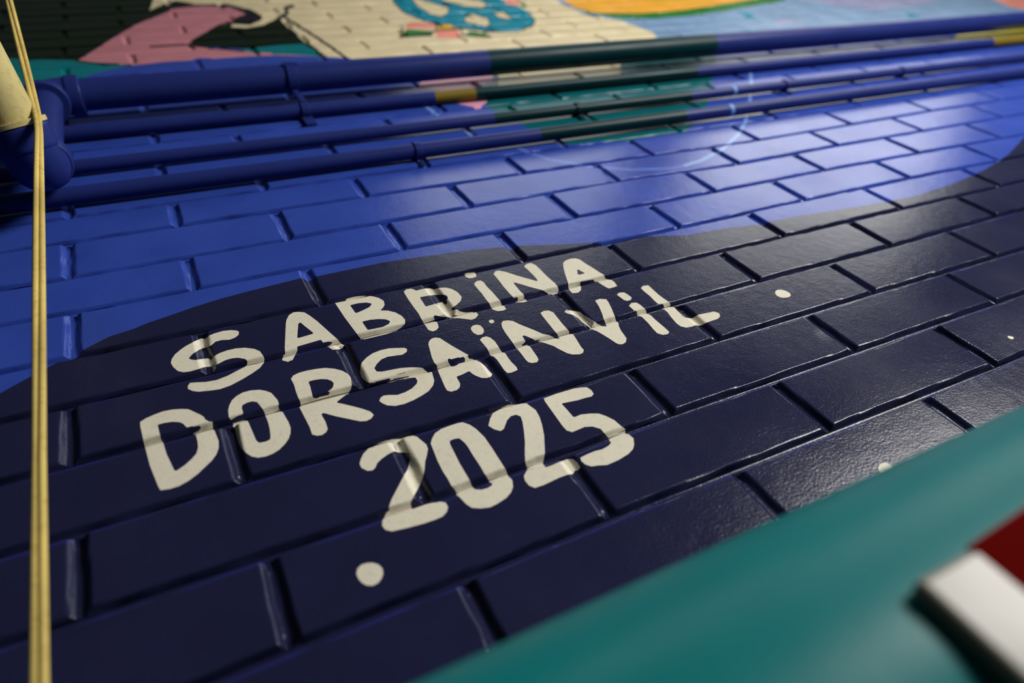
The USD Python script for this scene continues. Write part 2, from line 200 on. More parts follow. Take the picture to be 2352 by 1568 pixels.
    ('second 2 of the year', [[(2820,-2183),(2866,-2118),(2914,-2070),(2922,-2067),(2959,-2012),(3008,-2005),(3079,-2001),(3182,-2009),(3162,-2060),(3209,-2072),(3239,-2173),(3228,-2257),(3202,-2341),(3162,-2444),(3075,-2611),(3037,-2657),(3037,-2665),(3006,-2718),(3005,-2745),(3068,-2744),(3128,-2738),(3142,-2732),(3178,-2707),(3216,-2704),(3232,-2715),(3245,-2731),(3254,-2780),(3251,-2830),(3232,-2832),(3223,-2825),(3212,-2822),(3184,-2844),(3135,-2866),(3056,-2865),(2913,-2880),(2845,-2877),(2820,-2843),(2815,-2793),(2828,-2751),(2874,-2712),(2915,-2651),(2905,-2638),(2904,-2631),(2942,-2551),(2993,-2460),(3041,-2354),(3083,-2250),(3098,-2190),(3074,-2155),(3027,-2154),(2976,-2185),(2911,-2260),(2879,-2271),(2843,-2235)]]),
    ('5 of the year', [[(3371,-2078),(3485,-2068),(3666,-2069),(3720,-2081),(3771,-2098),(3785,-2147),(3776,-2191),(3745,-2210),(3688,-2205),(3613,-2204),(3467,-2184),(3472,-2255),(3474,-2372),(3543,-2365),(3619,-2384),(3683,-2412),(3719,-2457),(3755,-2526),(3767,-2609),(3770,-2617),(3793,-2629),(3783,-2644),(3803,-2656),(3769,-2708),(3778,-2754),(3744,-2811),(3707,-2848),(3645,-2875),(3540,-2896),(3439,-2902),(3372,-2878),(3325,-2867),(3294,-2832),(3286,-2791),(3297,-2762),(3357,-2754),(3428,-2750),(3493,-2757),(3557,-2746),(3594,-2727),(3599,-2707),(3637,-2656),(3637,-2649),(3604,-2612),(3604,-2565),(3558,-2515),(3498,-2495),(3379,-2505),(3350,-2472),(3347,-2415),(3361,-2133),(3363,-2106)]]),
    ('large round dot below the year', [[(1663,-3096),(1643,-3123),(1617,-3142),(1584,-3147),(1552,-3131),(1531,-3100),(1521,-3066),(1520,-3030),(1536,-2997),(1566,-2981),(1600,-2984),(1632,-2997),(1659,-3023),(1671,-3060)]]),
    ('oval dot right of the middle line', [[(6512,-1703),(6478,-1715),(6443,-1714),(6410,-1705),(6383,-1683),(6374,-1650),(6384,-1618),(6405,-1593),(6434,-1573),(6471,-1568),(6504,-1584),(6524,-1611),(6535,-1641),(6533,-1674)]]),
    ('tiny dot near the right edge', [[(8031,-3147),(8006,-3150),(7995,-3144),(7989,-3134),(7989,-3124),(7993,-3114),(8001,-3106),(8013,-3103),(8026,-3105),(8044,-3120),(8047,-3131),(8042,-3140)]]),
    ('dot just above the large teal pipe', [[(5393,-3851),(5362,-3861),(5334,-3857),(5313,-3845),(5297,-3828),(5294,-3805),(5308,-3781),(5334,-3766),(5362,-3756),(5392,-3753),(5418,-3764),(5429,-3785),(5425,-3809),(5414,-3831)]]),
]
ZONES = [
    ('navy', [(-10000,-2952),(-4000,-2252),(-616,-452),(-456,-350),(-362,-284),(-265,-222),(-135,-135),(-61,-93),(45,-31),(155,32),(316,125),(502,166),(624,215),(810,263),(1004,320),(1270,376),(1545,412),(1830,441),(2038,462),(2179,441),(2501,450),(2882,459),(3360,417),(3855,365),(4215,288),(4345,258),(4831,112),(5334,-29),(5826,-63),(6352,-230),(6828,-249),(7374,-323),(7956,-343),(9193,-445),(10214,-463),(11151,-372),(12095,-208),(13089,66),(14164,469),(15582,939),(17649,1615),(20642,2493),(24642,4993),(29642,10493),(42000,16493),(42000,-20000),(-10000,-20000)]),
    ('dark_green', [(-2747,9434),(-5839,29660),(5877,31143),(4196,11489),(4342,8216),(4124,9192),(3017,9060),(2066,9552),(159,8938),(-857,9370)]),
    ('sea', [(-2747,9434),(-857,9370),(160,8994),(1016,8433),(670,8255),(272,7925),(-523,7832),(-2360,6902)]),
    ('sea', [(2973,9038),(4140,9258),(4365,8148),(2978,8845)]),
    ('cream', [(1653,12549),(1974,13256),(2312,13579),(2602,13239),(3348,13108),(3753,12376),(3875,11770),(3812,11354),(3478,10893),(3149,11042),(3069,10823),(3351,10685),(3736,10838),(4196,11489),(4200,10659),(4287,8814),(4326,8158),(7208,6787),(11601,7023),(12185,8288),(12153,9511),(11560,10408),(11790,12365),(18277,24754),(3430,24480)]),
    ('pink', [(192,8929),(675,10017),(1484,11829),(2080,12688),(2756,12976),(3374,12677),(3574,11916),(3244,11346),(2817,10878),(2032,9594),(2209,9452),(2984,8875),(3558,8541),(4287,8168),(3539,8452),(2168,8620),(1056,8422),(821,8596)]),
    ('ink', [(2959,13081),(3629,12491),(3886,11681),(3684,11173),(3125,11167),(3322,11538),(3574,11916),(3381,12722)]),
    ('ink', [(2200,12983),(2193,12975),(2081,12769),(1200,11372),(1197,11367),(672,10139),(179,9008),(175,8994),(173,8973),(173,8951),(174,8929),(178,8913),(183,8904),(483,8630),(485,8629),(816,8514),(1013,8406),(1019,8408),(1024,8417),(1028,8433),(1031,8453),(1032,8474),(1030,8494),(1027,8508),(1022,8515),(823,8623),(822,8623),(490,8739),(224,8982),(683,10025),(683,10025),(1204,11234),(2079,12606),(2080,12608),(2187,12804),(2941,12943),(2949,12951),(2958,12972),(2966,13003),(2972,13038),(2975,13074),(2974,13103),(2971,13122),(2964,13128)]),
    ('ink', [(2833,11025),(2831,11021),(2039,9690),(1429,9674),(1423,9669),(1417,9655),(1413,9634),(1410,9610),(1409,9586),(1411,9566),(1415,9552),(1421,9548),(2029,9561),(2037,9568),(2826,10883),(3559,11795),(3568,11812),(3577,11838),(3584,11870),(3588,11902),(3590,11931),(3587,11951),(3581,11959),(3573,11954)]),
    ('ink', [(2975,8830),(2979,8830),(2985,8838),(2990,8850),(2994,8867),(2997,8885),(2998,8901),(2997,8914),(2993,8920),(2039,9641),(2034,9641),(2029,9633),(2025,9619),(2021,9602),(2020,9583),(2020,9566),(2022,9553),(2025,9546)]),
    ('ink', [(1961,13095),(2378,12928),(2384,12931),(2390,12944),(2395,12965),(2399,12990),(2402,13017),(2402,13040),(2399,13057),(2395,13064),(1972,13232),(1965,13226),(1651,12607),(1646,12592),(1642,12570),(1639,12546),(1639,12521),(1640,12501),(1644,12488),(1648,12485),(1654,12491)]),
    ('ink', [(4578,12595),(4555,12563),(4531,12504),(4510,12429),(4496,12352),(4444,11955),(4190,11552),(4171,11511),(4152,11454),(4138,11390),(4129,11329),(4129,11281),(4136,11251),(4149,11245),(4167,11264),(4461,11724),(4480,11762),(4498,11814),(4514,11874),(4525,11935),(4571,12278),(4721,12388),(4742,12415),(4764,12465),(4785,12532),(4802,12604),(4811,12672),(4811,12724),(4803,12752),(4787,12752)]),
    ('ink', [(4482,9807),(4613,8486),(4677,7685),(4681,7669),(4690,7666),(4702,7675),(4715,7696),(4728,7725),(4738,7758),(4744,7790),(4745,7816),(4684,8631),(4684,8632),(4555,9978),(4555,9980),(4345,11746),(4338,11765),(4327,11766),(4313,11748),(4297,11713),(4283,11668),(4273,11618),(4268,11573),(4268,11538)]),
    ('ink', [(4220,9625),(4220,9622),(4341,8086),(4343,8077),(4347,8075),(4353,8080),(4360,8090),(4366,8105),(4371,8122),(4373,8138),(4374,8152),(4255,9700),(4197,11537),(4195,11551),(4191,11555),(4184,11550),(4177,11536),(4170,11516),(4164,11492),(4160,11468),(4159,11448)]),
    ('cyan_blue', [(7943,15080),(7275,12575),(7133,11552),(7230,10791),(7419,10182),(7843,9669),(8310,9278),(9023,9161),(9574,9508),(9912,9973),(10226,10865),(10321,11884),(10221,12453),(10906,14690)]),
    ('ink', [(7920,13107),(7686,12086),(7684,12077),(7682,12069),(7682,12062),(7681,12056),(7664,11086),(7664,11081),(7664,11077),(7665,11074),(7808,10769),(7809,10767),(7810,10766),(7812,10765),(7815,10765),(7817,10767),(7820,10768),(7823,10771),(7826,10775),(7830,10779),(8158,11182),(8161,11187),(8165,11193),(8169,11199),(8173,11205),(8177,11212),(8181,11220),(8186,11227),(8189,11236),(8405,11687),(8409,11696),(8413,11705),(8417,11714),(8420,11723),(8424,11732),(8427,11741),(8429,11750),(8432,11758),(8433,11765),(8435,11773),(8436,11779),(8437,11785),(8437,11790),(8437,11794),(8436,11798),(8005,13261),(8003,13264),(8002,13266),(8000,13267),(7997,13267),(7995,13266),(7992,13264),(7988,13260),(7984,13256),(7981,13251),(7976,13246),(7972,13239),(7968,13232),(7963,13224),(7959,13215),(7955,13206),(7950,13196),(7946,13186),(7942,13176),(7938,13166),(7934,13156),(7930,13146),(7927,13135),(7924,13126),(7922,13116)]),
    ('cream', [(7960,13161),(8391,11709),(8176,11257),(7847,10850),(7704,11157),(7724,12134)]),
    ('ink', [(8378,10670),(8172,10260),(8168,10252),(8164,10244),(8161,10236),(8158,10228),(8155,10221),(8152,10213),(8150,10206),(8148,10199),(8146,10192),(8145,10186),(8144,10181),(8143,10176),(8143,10171),(8144,10167),(8144,10164),(8145,10162),(8341,9817),(8343,9815),(8344,9814),(8346,9814),(8607,9801),(8609,9802),(8612,9803),(8615,9804),(8618,9807),(8621,9810),(8625,9814),(8629,9818),(8633,9823),(8637,9829),(8641,9835),(8645,9841),(8650,9848),(8654,9855),(8658,9863),(8662,9870),(8665,9878),(8669,9886),(8672,9894),(8675,9901),(8869,10398),(8872,10406),(8875,10413),(8877,10421),(8879,10427),(8880,10434),(8881,10439),(8882,10444),(8882,10449),(8882,10453),(8772,11088),(8771,11091),(8770,11094),(8768,11095),(8766,11095),(8763,11095),(8760,11094),(8757,11092),(8754,11089),(8750,11085),(8413,10724),(8409,10720),(8405,10714),(8400,10708),(8396,10701),(8391,10694),(8387,10686),(8382,10678)]),
    ('cream', [(8391,10649),(8726,11007),(8837,10376),(8644,9880),(8381,9892),(8185,10240)]),
    ('ink', [(9242,10880),(9149,10332),(9149,10327),(9148,10322),(9149,10318),(9150,10315),(9151,10313),(9321,10141),(9323,10139),(9325,10139),(9328,10140),(9331,10141),(9334,10143),(9338,10146),(9342,10149),(9346,10154),(9350,10159),(9355,10164),(9359,10171),(9364,10177),(9369,10184),(9373,10192),(9378,10200),(9383,10208),(9387,10216),(9391,10224),(9395,10233),(9399,10241),(9529,10542),(9533,10549),(9535,10557),(9538,10564),(9540,10571),(9542,10578),(9544,10584),(9545,10589),(9627,11109),(9627,11114),(9627,11119),(9627,11122),(9626,11125),(9625,11127),(9623,11129),(9621,11129),(9618,11129),(9329,11035),(9327,11034),(9323,11032),(9320,11029),(9316,11025),(9312,11021),(9307,11016),(9303,11010),(9298,11004),(9294,10997),(9289,10989),(9284,10982),(9280,10973),(9275,10965),(9271,10957),(9266,10948),(9262,10940),(9259,10931),(9255,10923),(9252,10914),(9249,10907),(9247,10899),(9245,10892),(9243,10886)]),
    ('cream', [(9289,10946),(9577,11038),(9496,10522),(9366,10222),(9195,10395)]),
    ('ink', [(8681,13078),(8562,12437),(8561,12430),(8560,12424),(8560,12419),(8560,12415),(8561,12411),(8561,12408),(8869,11726),(8871,11724),(9208,11458),(9210,11457),(9212,11457),(9215,11458),(9218,11460),(9221,11463),(9225,11466),(9229,11470),(9233,11475),(9527,11835),(9532,11841),(9537,11848),(9542,11855),(9547,11863),(9552,11871),(9557,11880),(9562,11889),(9567,11898),(9572,11908),(9576,11918),(9581,11927),(9585,11937),(9588,11946),(9591,11955),(9594,11963),(9597,11971),(9599,11979),(9600,11986),(9601,11992),(9602,11997),(9630,12538),(9630,12543),(9630,12547),(9629,12550),(9627,12552),(8775,13257),(8773,13258),(8770,13258),(8767,13256),(8764,13254),(8760,13251),(8756,13247),(8752,13242),(8748,13236),(8743,13229),(8738,13222),(8733,13213),(8728,13205),(8724,13195),(8719,13185),(8714,13175),(8709,13165),(8705,13154),(8701,13144),(8697,13133),(8693,13123),(8690,13113),(8687,13103),(8684,13094),(8682,13086)]),
    ('cream', [(8728,13150),(9577,12450),(9550,11913),(9254,11551),(8916,11818),(8608,12505)]),
    ('ink', [(7251,12551),(7246,12526),(7105,11508),(7105,11492),(7202,10736),(7203,10733),(7391,10127),(7393,10124),(7816,9614),(7816,9613),(8282,9224),(8284,9223),(8994,9106),(9001,9108),(9549,9452),(9560,9461),(9572,9476),(9908,9939),(9923,9960),(9935,9984),(9944,10005),(10261,10901),(10266,10920),(10265,10931),(10258,10932),(10247,10922),(10232,10904),(10216,10880),(10202,10853),(10191,10829),(9891,9974),(9590,9559),(9050,9217),(8338,9333),(7870,9725),(7446,10239),(7258,10849),(7163,11606),(7304,12612),(7972,15110),(7979,15141),(7980,15163),(7976,15172),(7967,15167),(7954,15149),(7940,15120),(7926,15085),(7915,15049)]),
    ('leaf', [(6235,9275),(6601,9818),(7108,9545),(6945,9267),(6446,9265)]),
    ('leaf', [(7618,9114),(7920,9365),(8177,9226),(8179,8829),(7818,8912)]),
    ('gold', [(7442,10134),(7781,10020),(7583,9561),(7269,9712)]),
    ('coral', [(6742,10282),(6942,10454),(7415,10226),(7275,9752),(6629,9892)]),
    ('coral', [(7136,9539),(7696,9577),(7599,9118),(7290,8881),(6997,9024)]),
    ('coral', [(10482,12580),(10638,11993),(10253,11629),(10086,11926)]),
    ('leaf', [(10552,11953),(10579,11518),(10327,11406)]),
    ('ink', [(6502,9839),(6231,9302),(6222,9281),(6215,9259),(6212,9241),(6212,9228),(6217,9223),(6924,9213),(6931,9217),(6939,9227),(7169,9553),(7771,9538),(7600,9109),(7593,9086),(7590,9069),(7593,9061),(8136,8742),(8143,8743),(8152,8752),(8164,8767),(8175,8787),(8184,8807),(8190,8826),(8192,8839),(8189,8846),(7652,9161),(7828,9599),(7835,9619),(7838,9635),(7838,9646),(7834,9650),(7207,9664),(7200,9661),(7191,9650),(6959,9320),(6278,9328),(6521,9808),(6531,9833),(6539,9858),(6612,10170),(6615,10189),(6615,10201),(6610,10205),(6603,10200),(6593,10187),(6583,10168),(6574,10146),(6568,10124)]),
    ('ink', [(7196,9596),(7189,9575),(7187,9559),(7188,9549),(7194,9547),(7202,9553),(7212,9567),(7222,9587),(7231,9608),(7486,10308),(7493,10330),(7496,10348),(7495,10359),(7489,10361),(7480,10354),(7470,10339),(7458,10318),(7449,10294)]),
    ('ink', [(7601,9589),(7594,9568),(7591,9551),(7592,9541),(7597,9539),(7605,9545),(7616,9559),(7627,9578),(7637,9600),(7834,10104),(7841,10127),(7844,10145),(7843,10156),(7838,10158),(7829,10151),(7818,10136),(7806,10116),(7796,10093)]),
    ('pale_blue', [(11790,12365),(11560,10408),(12153,9511),(12185,8288),(11601,7023),(26347,5916),(75958,25815),(18277,24754)]),
    ('leaf', [(11895,11608),(11733,10475),(12210,9787),(13126,9553),(14308,9616),(16158,10004),(18890,10752),(23913,14667),(13917,15769)]),
    ('orange', [(11981,12334),(11725,10887),(12060,10361),(13270,10127),(14693,10278),(16260,10666),(18291,11232),(22147,14862),(13461,15820)]),
    ('gold', [(14528,11854),(14856,11263),(16127,11466),(17793,13057),(15330,13406)]),
    ('lilac', [(19747,11056),(19990,10064),(20849,9183),(23561,9431),(26167,10358),(30429,13948),(23514,14711)]),
    ('cyan_blue', [(16167,9837),(15923,9141),(16236,9027),(16430,9569)]),
    ('lilac', [(16235,8570),(16835,8700),(17352,8188),(16211,8231)]),
    ('cyan_blue', [(21585,8575),(21935,8219),(21125,8044)]),
    ('coral', [(27556,9771),(26666,8550),(26795,8137),(27287,7475),(40585,15081),(35052,15561)]),
    ('deep_teal', [(7109,6813),(12999,6874),(11403,5192),(9859,3567),(9242,3059),(8674,2643),(7951,2599),(7180,2661),(6488,2726),(6444,2906),(6312,3272),(6207,3643),(6126,4084),(6051,4635),(6468,5581)]),
    ('cream', [(7200,6487),(6716,5509),(9359,5541),(10096,6614)]),
    ('pink_light', [(5315,5913),(5770,6449),(7159,6648),(6731,5769),(5837,5509)]),
    ('pink_light', [(5583,5290),(6459,5454),(6151,4812),(5903,4590),(5649,4895)]),
    ('yellow', [(19864,5782),(21624,6722),(26629,6703),(23285,4840),(21635,5005),(21557,5570)]),
    ('chalk_blue', [(11611,4381),(10613,3352),(9881,2664),(9330,2229),(8680,1841),(8059,1595),(7683,1524),(7669,1518),(7652,1507),(7637,1491),(7623,1473),(7615,1456),(7613,1443),(7616,1435),(7626,1433),(8000,1503),(8007,1505),(8630,1747),(8642,1753),(9299,2143),(9316,2155),(9881,2598),(9897,2612),(10643,3308),(10654,3319),(11669,4358),(11682,4372),(12571,5373),(12599,5409),(12617,5440),(12622,5460),(12612,5467),(12589,5460),(12557,5439),(12520,5409),(12485,5373)]),
    ('chalk_faint', [(7439,1504),(6872,1654),(6352,1964),(5945,2351),(5732,2868),(5727,2873),(5718,2872),(5706,2863),(5695,2849),(5685,2833),(5677,2815),(5674,2799),(5675,2788),(5889,2275),(5891,2272),(6297,1888),(6299,1887),(6816,1578),(6818,1577),(7382,1427),(7386,1427),(7628,1440),(7639,1443),(7652,1452),(7666,1465),(7678,1480),(7687,1495),(7690,1507),(7688,1515),(7681,1518)]),
    ('chalk_blue', [(5288,4012),(5283,4020),(5275,4020),(5264,4012),(5252,3997),(5242,3978),(5234,3957),(5229,3938),(5230,3924),(5308,3569),(5313,3561),(5321,3561),(5332,3568),(5343,3582),(5354,3600),(5362,3619),(5366,3638),(5366,3652)]),
    ('chalk_blue', [(5128,4997),(5124,5008),(5115,5010),(5104,5003),(5092,4987),(5081,4966),(5072,4942),(5067,4920),(5066,4902),(5118,4474),(5121,4464),(5129,4462),(5140,4469),(5152,4483),(5163,4503),(5172,4525),(5177,4546),(5178,4563)]),
]
JOINTS = {(0,0):39,(0,2):2105,(0,4):4278,(0,6):6390,(0,8):8512,(0,10):10617,(0,12):12663,(1,1):1063,(1,3):3173,(1,5):5339,(1,7):7506,(1,9):9587,(1,11):11663,(1,13):13746,(2,0):15,(2,2):2105,(2,4):4277,(2,6):6453,(2,8):8500,(2,10):10612,(2,12):12676,(3,1):1069,(3,3):3194,(3,5):5363,(3,7):7476,(3,9):9507,(3,11):11672,(3,13):13849,(-1,1):1009,(-1,3):3150,(-1,5):5337,(-1,7):7457,(-1,9):9590,(-1,11):11693,(-2,0):2,(-2,2):2090,(-2,4):4287,(-2,6):6422,(-2,8):8531,(-2,10):10645,(-3,1):1041,(-3,3):3153,(-3,5):5295,(-3,7):7456,(-3,9):9552,(-4,0):38,(-4,2):2122,(-4,4):4240,(-4,6):6397,(-4,8):8549,(-5,1):1061,(-5,3):3204,(-5,5):5311,(-5,7):7464}
COLUMN_SHIFT = {0:24,2:-22,4:16,6:34,8:15,10:-10,12:-93,1:-15,3:-16,5:12,7:28,9:-12,11:-23,13:-28}
BEDS = {0:[(39,-66),(2105,-61),(4278,-48),(6390,-36),(8512,-11),(10617,-13),(12663,-56)],1:[(1063,-21),(3173,-4),(5339,-34),(7506,-34),(9587,-15),(11663,-40),(13746,-79)],2:[(15,-32),(2105,-13),(4277,0),(6453,36),(8500,-62),(10612,-21),(12676,-25)],3:[(1069,44),(3194,46),(5363,19),(7476,-27),(9507,-80),(11672,-33),(13849,14)],-1:[(1009,-36),(3150,-35),(5337,-21),(7457,-18),(9590,-25),(11693,-41)],-2:[(2,-35),(2090,-38),(4287,-37),(6422,-23),(8531,-24),(10645,12)],-3:[(1041,-16),(3153,-42),(5295,-22),(7456,-21),(9552,-29)],-4:[(38,-3),(2122,-31),(4240,-14),(6397,-15),(8549,-13)],-5:[(1061,-21),(3204,-15),(5311,-28),(7464,-48)]}# --- relief of the painted brickwork: courses of PITCH_H, bricks of PITCH_L, metres, wall face at y = 0
PITCH_L, PITCH_H = 0.2127, 0.0661115
BED_HALF, HEAD_HALF = 0.0021, 0.0024          # half width of the mortar proper
BED_DEEP, HEAD_DEEP = 0.0056, 0.0042


def bed_z(row, x):
    """Height of the middle of the bed joint under a course; the laid courses wander a little."""
    x = np.asarray(x, float)
    if row in BEDS:
        p = np.array(BEDS[row]) / 1e4
        off = np.interp(x, p[:, 0], p[:, 1])
    else:
        off = -0.0025 + 0.0012 * np.sin(3.1 * x + 1.7 * row)
    return row * PITCH_H + off


def joint_x(row, i2):
    """x of the head joint number i2 (in half bricks) of a course."""
    if (row, i2) in JOINTS:
        return JOINTS[(row, i2)] / 1e4
    return i2 * PITCH_L / 2 + COLUMN_SHIFT.get(i2, 0) / 1e4 * 0.6 + 0.002 * math.sin(5.3 * row + 2.1 * i2)


def fall(d, width):
    s = np.clip(np.asarray(d) / width, 0, 1)
    return 1 - s * s * (3 - 2 * s)


def depth_at(x, z, row, xl, xr):
    """Depth behind the wall face inside the cell of one brick (joints up to their middles)."""
    n = 0.0011 * (noise(np.stack([x * 210, z * 210, 0 * x + row], -1), 3) - 0.5) + 0.0012 * (noise(np.stack([x * 60, z * 60, 0 * x + row], -1), 4) - 0.5)
    below, above = z - bed_z(row, x), bed_z(row + 1, x) - z
    bed = BED_DEEP * np.maximum(fall(below + n - 0.0007, 0.0044), fall(above + n - 0.0013, 0.0030))
    head = HEAD_DEEP * fall(np.minimum(x - xl, xr - x) + n - 0.001, 0.0062)
    return np.maximum(bed, head)


# ------------------------------------------------------------------ the wall: bricks, mortar and what is painted on them
ROWS, X_FIRST, X_LAST = range(-12, 34), -1.05, 4.3
LAYERS = [(c, Polygon(np.array(p) / 1e4).buffer(0)) for c, p in ZONES]
FAST = [prep(g) for _, g in LAYERS]
wall = thing("wall_back", "painted brick mural wall seen steeply from below", None, (0, 0, 0), kind="structure")


def colour_pieces(poly):
    """Cuts a patch of wall along the edges of the painted areas: (colour, polygon) pairs, the last coat on top."""
    left, out = poly, []
    for k in range(len(LAYERS) - 1, -1, -1):
        if not FAST[k].intersects(left):
            continue
        if FAST[k].contains(left):
            return out + [(LAYERS[k][0], left)]
        cut = left.intersection(LAYERS[k][1])
        out += [(LAYERS[k][0], g) for g in getattr(cut, "geoms", [cut]) if g.geom_type == "Polygon" and g.area > 1e-10]
        left = left.difference(LAYERS[k][1])
        if left.is_empty:
            return out
    return out + [("blue", g) for g in getattr(left, "geoms", [left]) if g.geom_type == "Polygon" and g.area > 1e-10]


def triangles_of(g):
    t = [np.array(q.exterior.coords)[:3] for q in constrained_delaunay_triangles(g).geoms]
    return [q if np.cross(q[1] - q[0], q[2] - q[0]) > 0 else q[::-1] for q in t]


class Cell:
    """One brick with the halves of the joints around it."""

    def __init__(self, row, xl, xr, seed):
        self.row, self.xl, self.xr = row, xl, xr
        r = np.random.default_rng(seed)
        self.proud, self.roll, self.lean = r.normal(0, 0.0003), r.normal(0, 0.004), r.normal(0, 0.005)
        self.xm, self.zm = (xl + xr) / 2, float(bed_z(row, (xl + xr) / 2)) + PITCH_H / 2

    def y(self, x, z):
        d = depth_at(x, z, self.row, self.xl, self.xr)
        face = np.clip(1 - d / 0.003, 0, 1)
        return d + face * (self.proud + self.roll * (x - self.xm) * 0.35 + self.lean * (z - self.zm))

    def lift(self, p, out=0.0):
        x, z = p[:, 0], p[:, 1]
        e = 3e-4
        nx, nz = (self.y(x + e, z) - self.y(x - e, z)) / (2 * e), (self.y(x, z + e) - self.y(x, z - e)) / (2 * e)
        n = np.stack([nx, -np.ones_like(nx), nz], 1)
        n /= np.linalg.norm(n, axis=1, keepdims=True)
        return np.stack([x, self.y(x, z) - out, z], 1), n


def lattice(cell, fine):
    """Corner points of a brick's grid: columns of x, rows running along the wandering beds."""
    h = [HEAD_HALF, 0.0033, 0.0042, 0.0052, 0.0063, 0.0080] if fine else [HEAD_HALF, 0.005, 0.009]
    b = [BED_HALF, 0.0026, 0.0032, 0.0039, 0.0047, 0.0062] if fine else [BED_HALF, 0.0045, 0.0085]
    xs = np.concatenate([cell.xl + np.array(h), np.linspace(cell.xl + h[-1], cell.xr - h[-1], 13 if fine else 3)[1:-1], cell.xr - np.array(h[::-1])])
    lo, hi = bed_z(cell.row, xs), bed_z(cell.row + 1, xs)
    tops = [lo + t for t in b] + [lo + b[-1] + (hi - lo - 2 * b[-1]) * k / 4 for k in ((1, 2, 3) if fine else ())] + [hi - t for t in b[::-1]]
    zs = np.array(tops)
    return np.broadcast_to(xs, zs.shape), zs


def quads_of(X, Z):
    n, k = X.shape
    i = (np.arange(n - 1)[:, None] * k + np.arange(k - 1)).ravel()
    return np.stack([i, i + 1, i + k + 1, i + k], 1)


def painted_surface(cell, X, Z, brick=True):
    """Vertices, triangles, normals and paint of a grid, cut cleanly where the paint changes colour."""
    pts = np.stack([X.ravel(), Z.ravel()], 1)
    q = quads_of(X, Z)
    hull = Polygon(np.vstack([pts.reshape(*X.shape, 2)[0], pts.reshape(*X.shape, 2)[-1][::-1]]))
    parts = colour_pieces(hull)
    v, n = cell.lift(pts)
    if len(parts) == 1:
        paint = np.tile(PAINT[parts[0][0]], (len(pts), 1))
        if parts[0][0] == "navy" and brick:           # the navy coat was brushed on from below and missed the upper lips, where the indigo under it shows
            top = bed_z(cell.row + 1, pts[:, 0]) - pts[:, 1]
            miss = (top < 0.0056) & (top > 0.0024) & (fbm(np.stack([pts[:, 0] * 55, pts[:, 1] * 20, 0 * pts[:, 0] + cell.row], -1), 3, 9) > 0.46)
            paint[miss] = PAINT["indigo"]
        return v, np.vstack([q[:, [0, 1, 2]], q[:, [0, 2, 3]]]), n, paint
    fv, fp, whole = [], [], []
    for a in q:
        for c, g in colour_pieces(Polygon(pts[a])):
            if g.equals(Polygon(pts[a])):
                t = [pts[a[[0, 1, 2]]], pts[a[[0, 2, 3]]]]
            else:
                t = triangles_of(g)
            for one in t:
                fv.append(one)
                fp.append(PAINT[c])
    p = np.vstack(fv)
    v, n = cell.lift(p)
    return v, np.arange(len(p)).reshape(-1, 3), n, np.repeat(np.array(fp), 3, 0)


def to_picture(p):
    """Picture position of points (wall frame) in the 2352 x 1568 frame, used only to tell which bricks show largest."""
    d = np.asarray(p) + [0, 0, Z0] - EYE
    w = np.maximum(d @ AHEAD, 0.05)
    return np.stack([d @ RIGHT, d @ DOWN], 1) / w[:, None] * FOCAL_PX + [1176, 784], d @ AHEAD


cells, courses = [], {}
for row in ROWS:
    first = -10 + (row % 2)
    xs = [joint_x(row, i) for i in range(first, 42, 2)]
    courses[row] = xs
    cells += [Cell(row, a, b, 1000 * (row + 20) + k) for k, (a, b) in enumerate(zip(xs, xs[1:]))]
FRAME = box(0, 0, 2352, 1568)
PIPE_EDGE = Polygon([(960, 1568), (2352, 940), (2352, 1568)])
for c in cells:
    corners = np.array([[x, 0, float(bed_z(r, x))] for x, r in ((c.xl, c.row), (c.xr, c.row), (c.xr, c.row + 1), (c.xl, c.row + 1))])
    uv, w = to_picture(corners)
    shown = Polygon(uv).buffer(0).intersection(FRAME).difference(PIPE_EDGE) if w.min() > 0.15 else None
    near, _ = to_picture(corners[[0]])
    c.area = shown.area if shown is not None else (1e5 if (w.max() > 0.15 and Polygon(uv).buffer(0).intersects(FRAME)) else 0.0)
cells.sort(key=lambda c: -c.area)
rest = []
PATCHES = []                                    # fine patches in reach of the lettering
for k, c in enumerate(cells):
    X, Z = lattice(c, c.area > 600)
    if c.area > 0:
        PATCHES.append((c, X, Z))
    v, f, n, p = painted_surface(c, X, Z)
    # the brick's body behind its painted face
    body = trimesh.creation.box([c.xr - c.xl - 2 * HEAD_HALF - 0.0004, 0.084, PITCH_H - 2 * BED_HALF - 0.0004])
    body.apply_translation([c.xm, 0.0475, c.zm])
    f = np.vstack([f, np.array(body.faces) + len(v)])
    v, n = np.vstack([v, body.vertices]), np.vstack([n, np.array(body.vertex_normals)])
    p = np.vstack([p, np.tile(p[0], (len(body.vertices), 1))])
    if c.area > 0 and k < 300:
        emit("brick", v, f, "masonry_paint", wall, n, p)
    else:
        rest.append((v, f, n, p))


def joined(parts):
    at = np.cumsum([0] + [len(x[0]) for x in parts])
    return np.vstack([x[0] for x in parts]), np.vstack([x[1] + a for x, a in zip(parts, at)]), np.vstack([x[2] for x in parts]), np.vstack([x[3] for x in parts])


emit("brick_field", *(lambda j: (j[0], j[1], "masonry_paint", wall, j[2], j[3]))(joined(rest)), label="rows of painted bricks too far up or aside to pick apart", kind="stuff")

# mortar: bed strips right through, head strips between them
strips = []


class Bed(Cell):
    def y(self, x, z):
        return BED_DEEP * fall(np.abs(z - bed_z(self.row, x)) - 0.0012, 0.0040)


class Head(Cell):
    def __init__(self, row, x):
        self.row, self.x = row, x

    def y(self, x, z):
        return np.where(x < self.x, depth_at(x, z, self.row, self.x - PITCH_L, self.x), depth_at(x, z, self.row, self.x, self.x + PITCH_L))


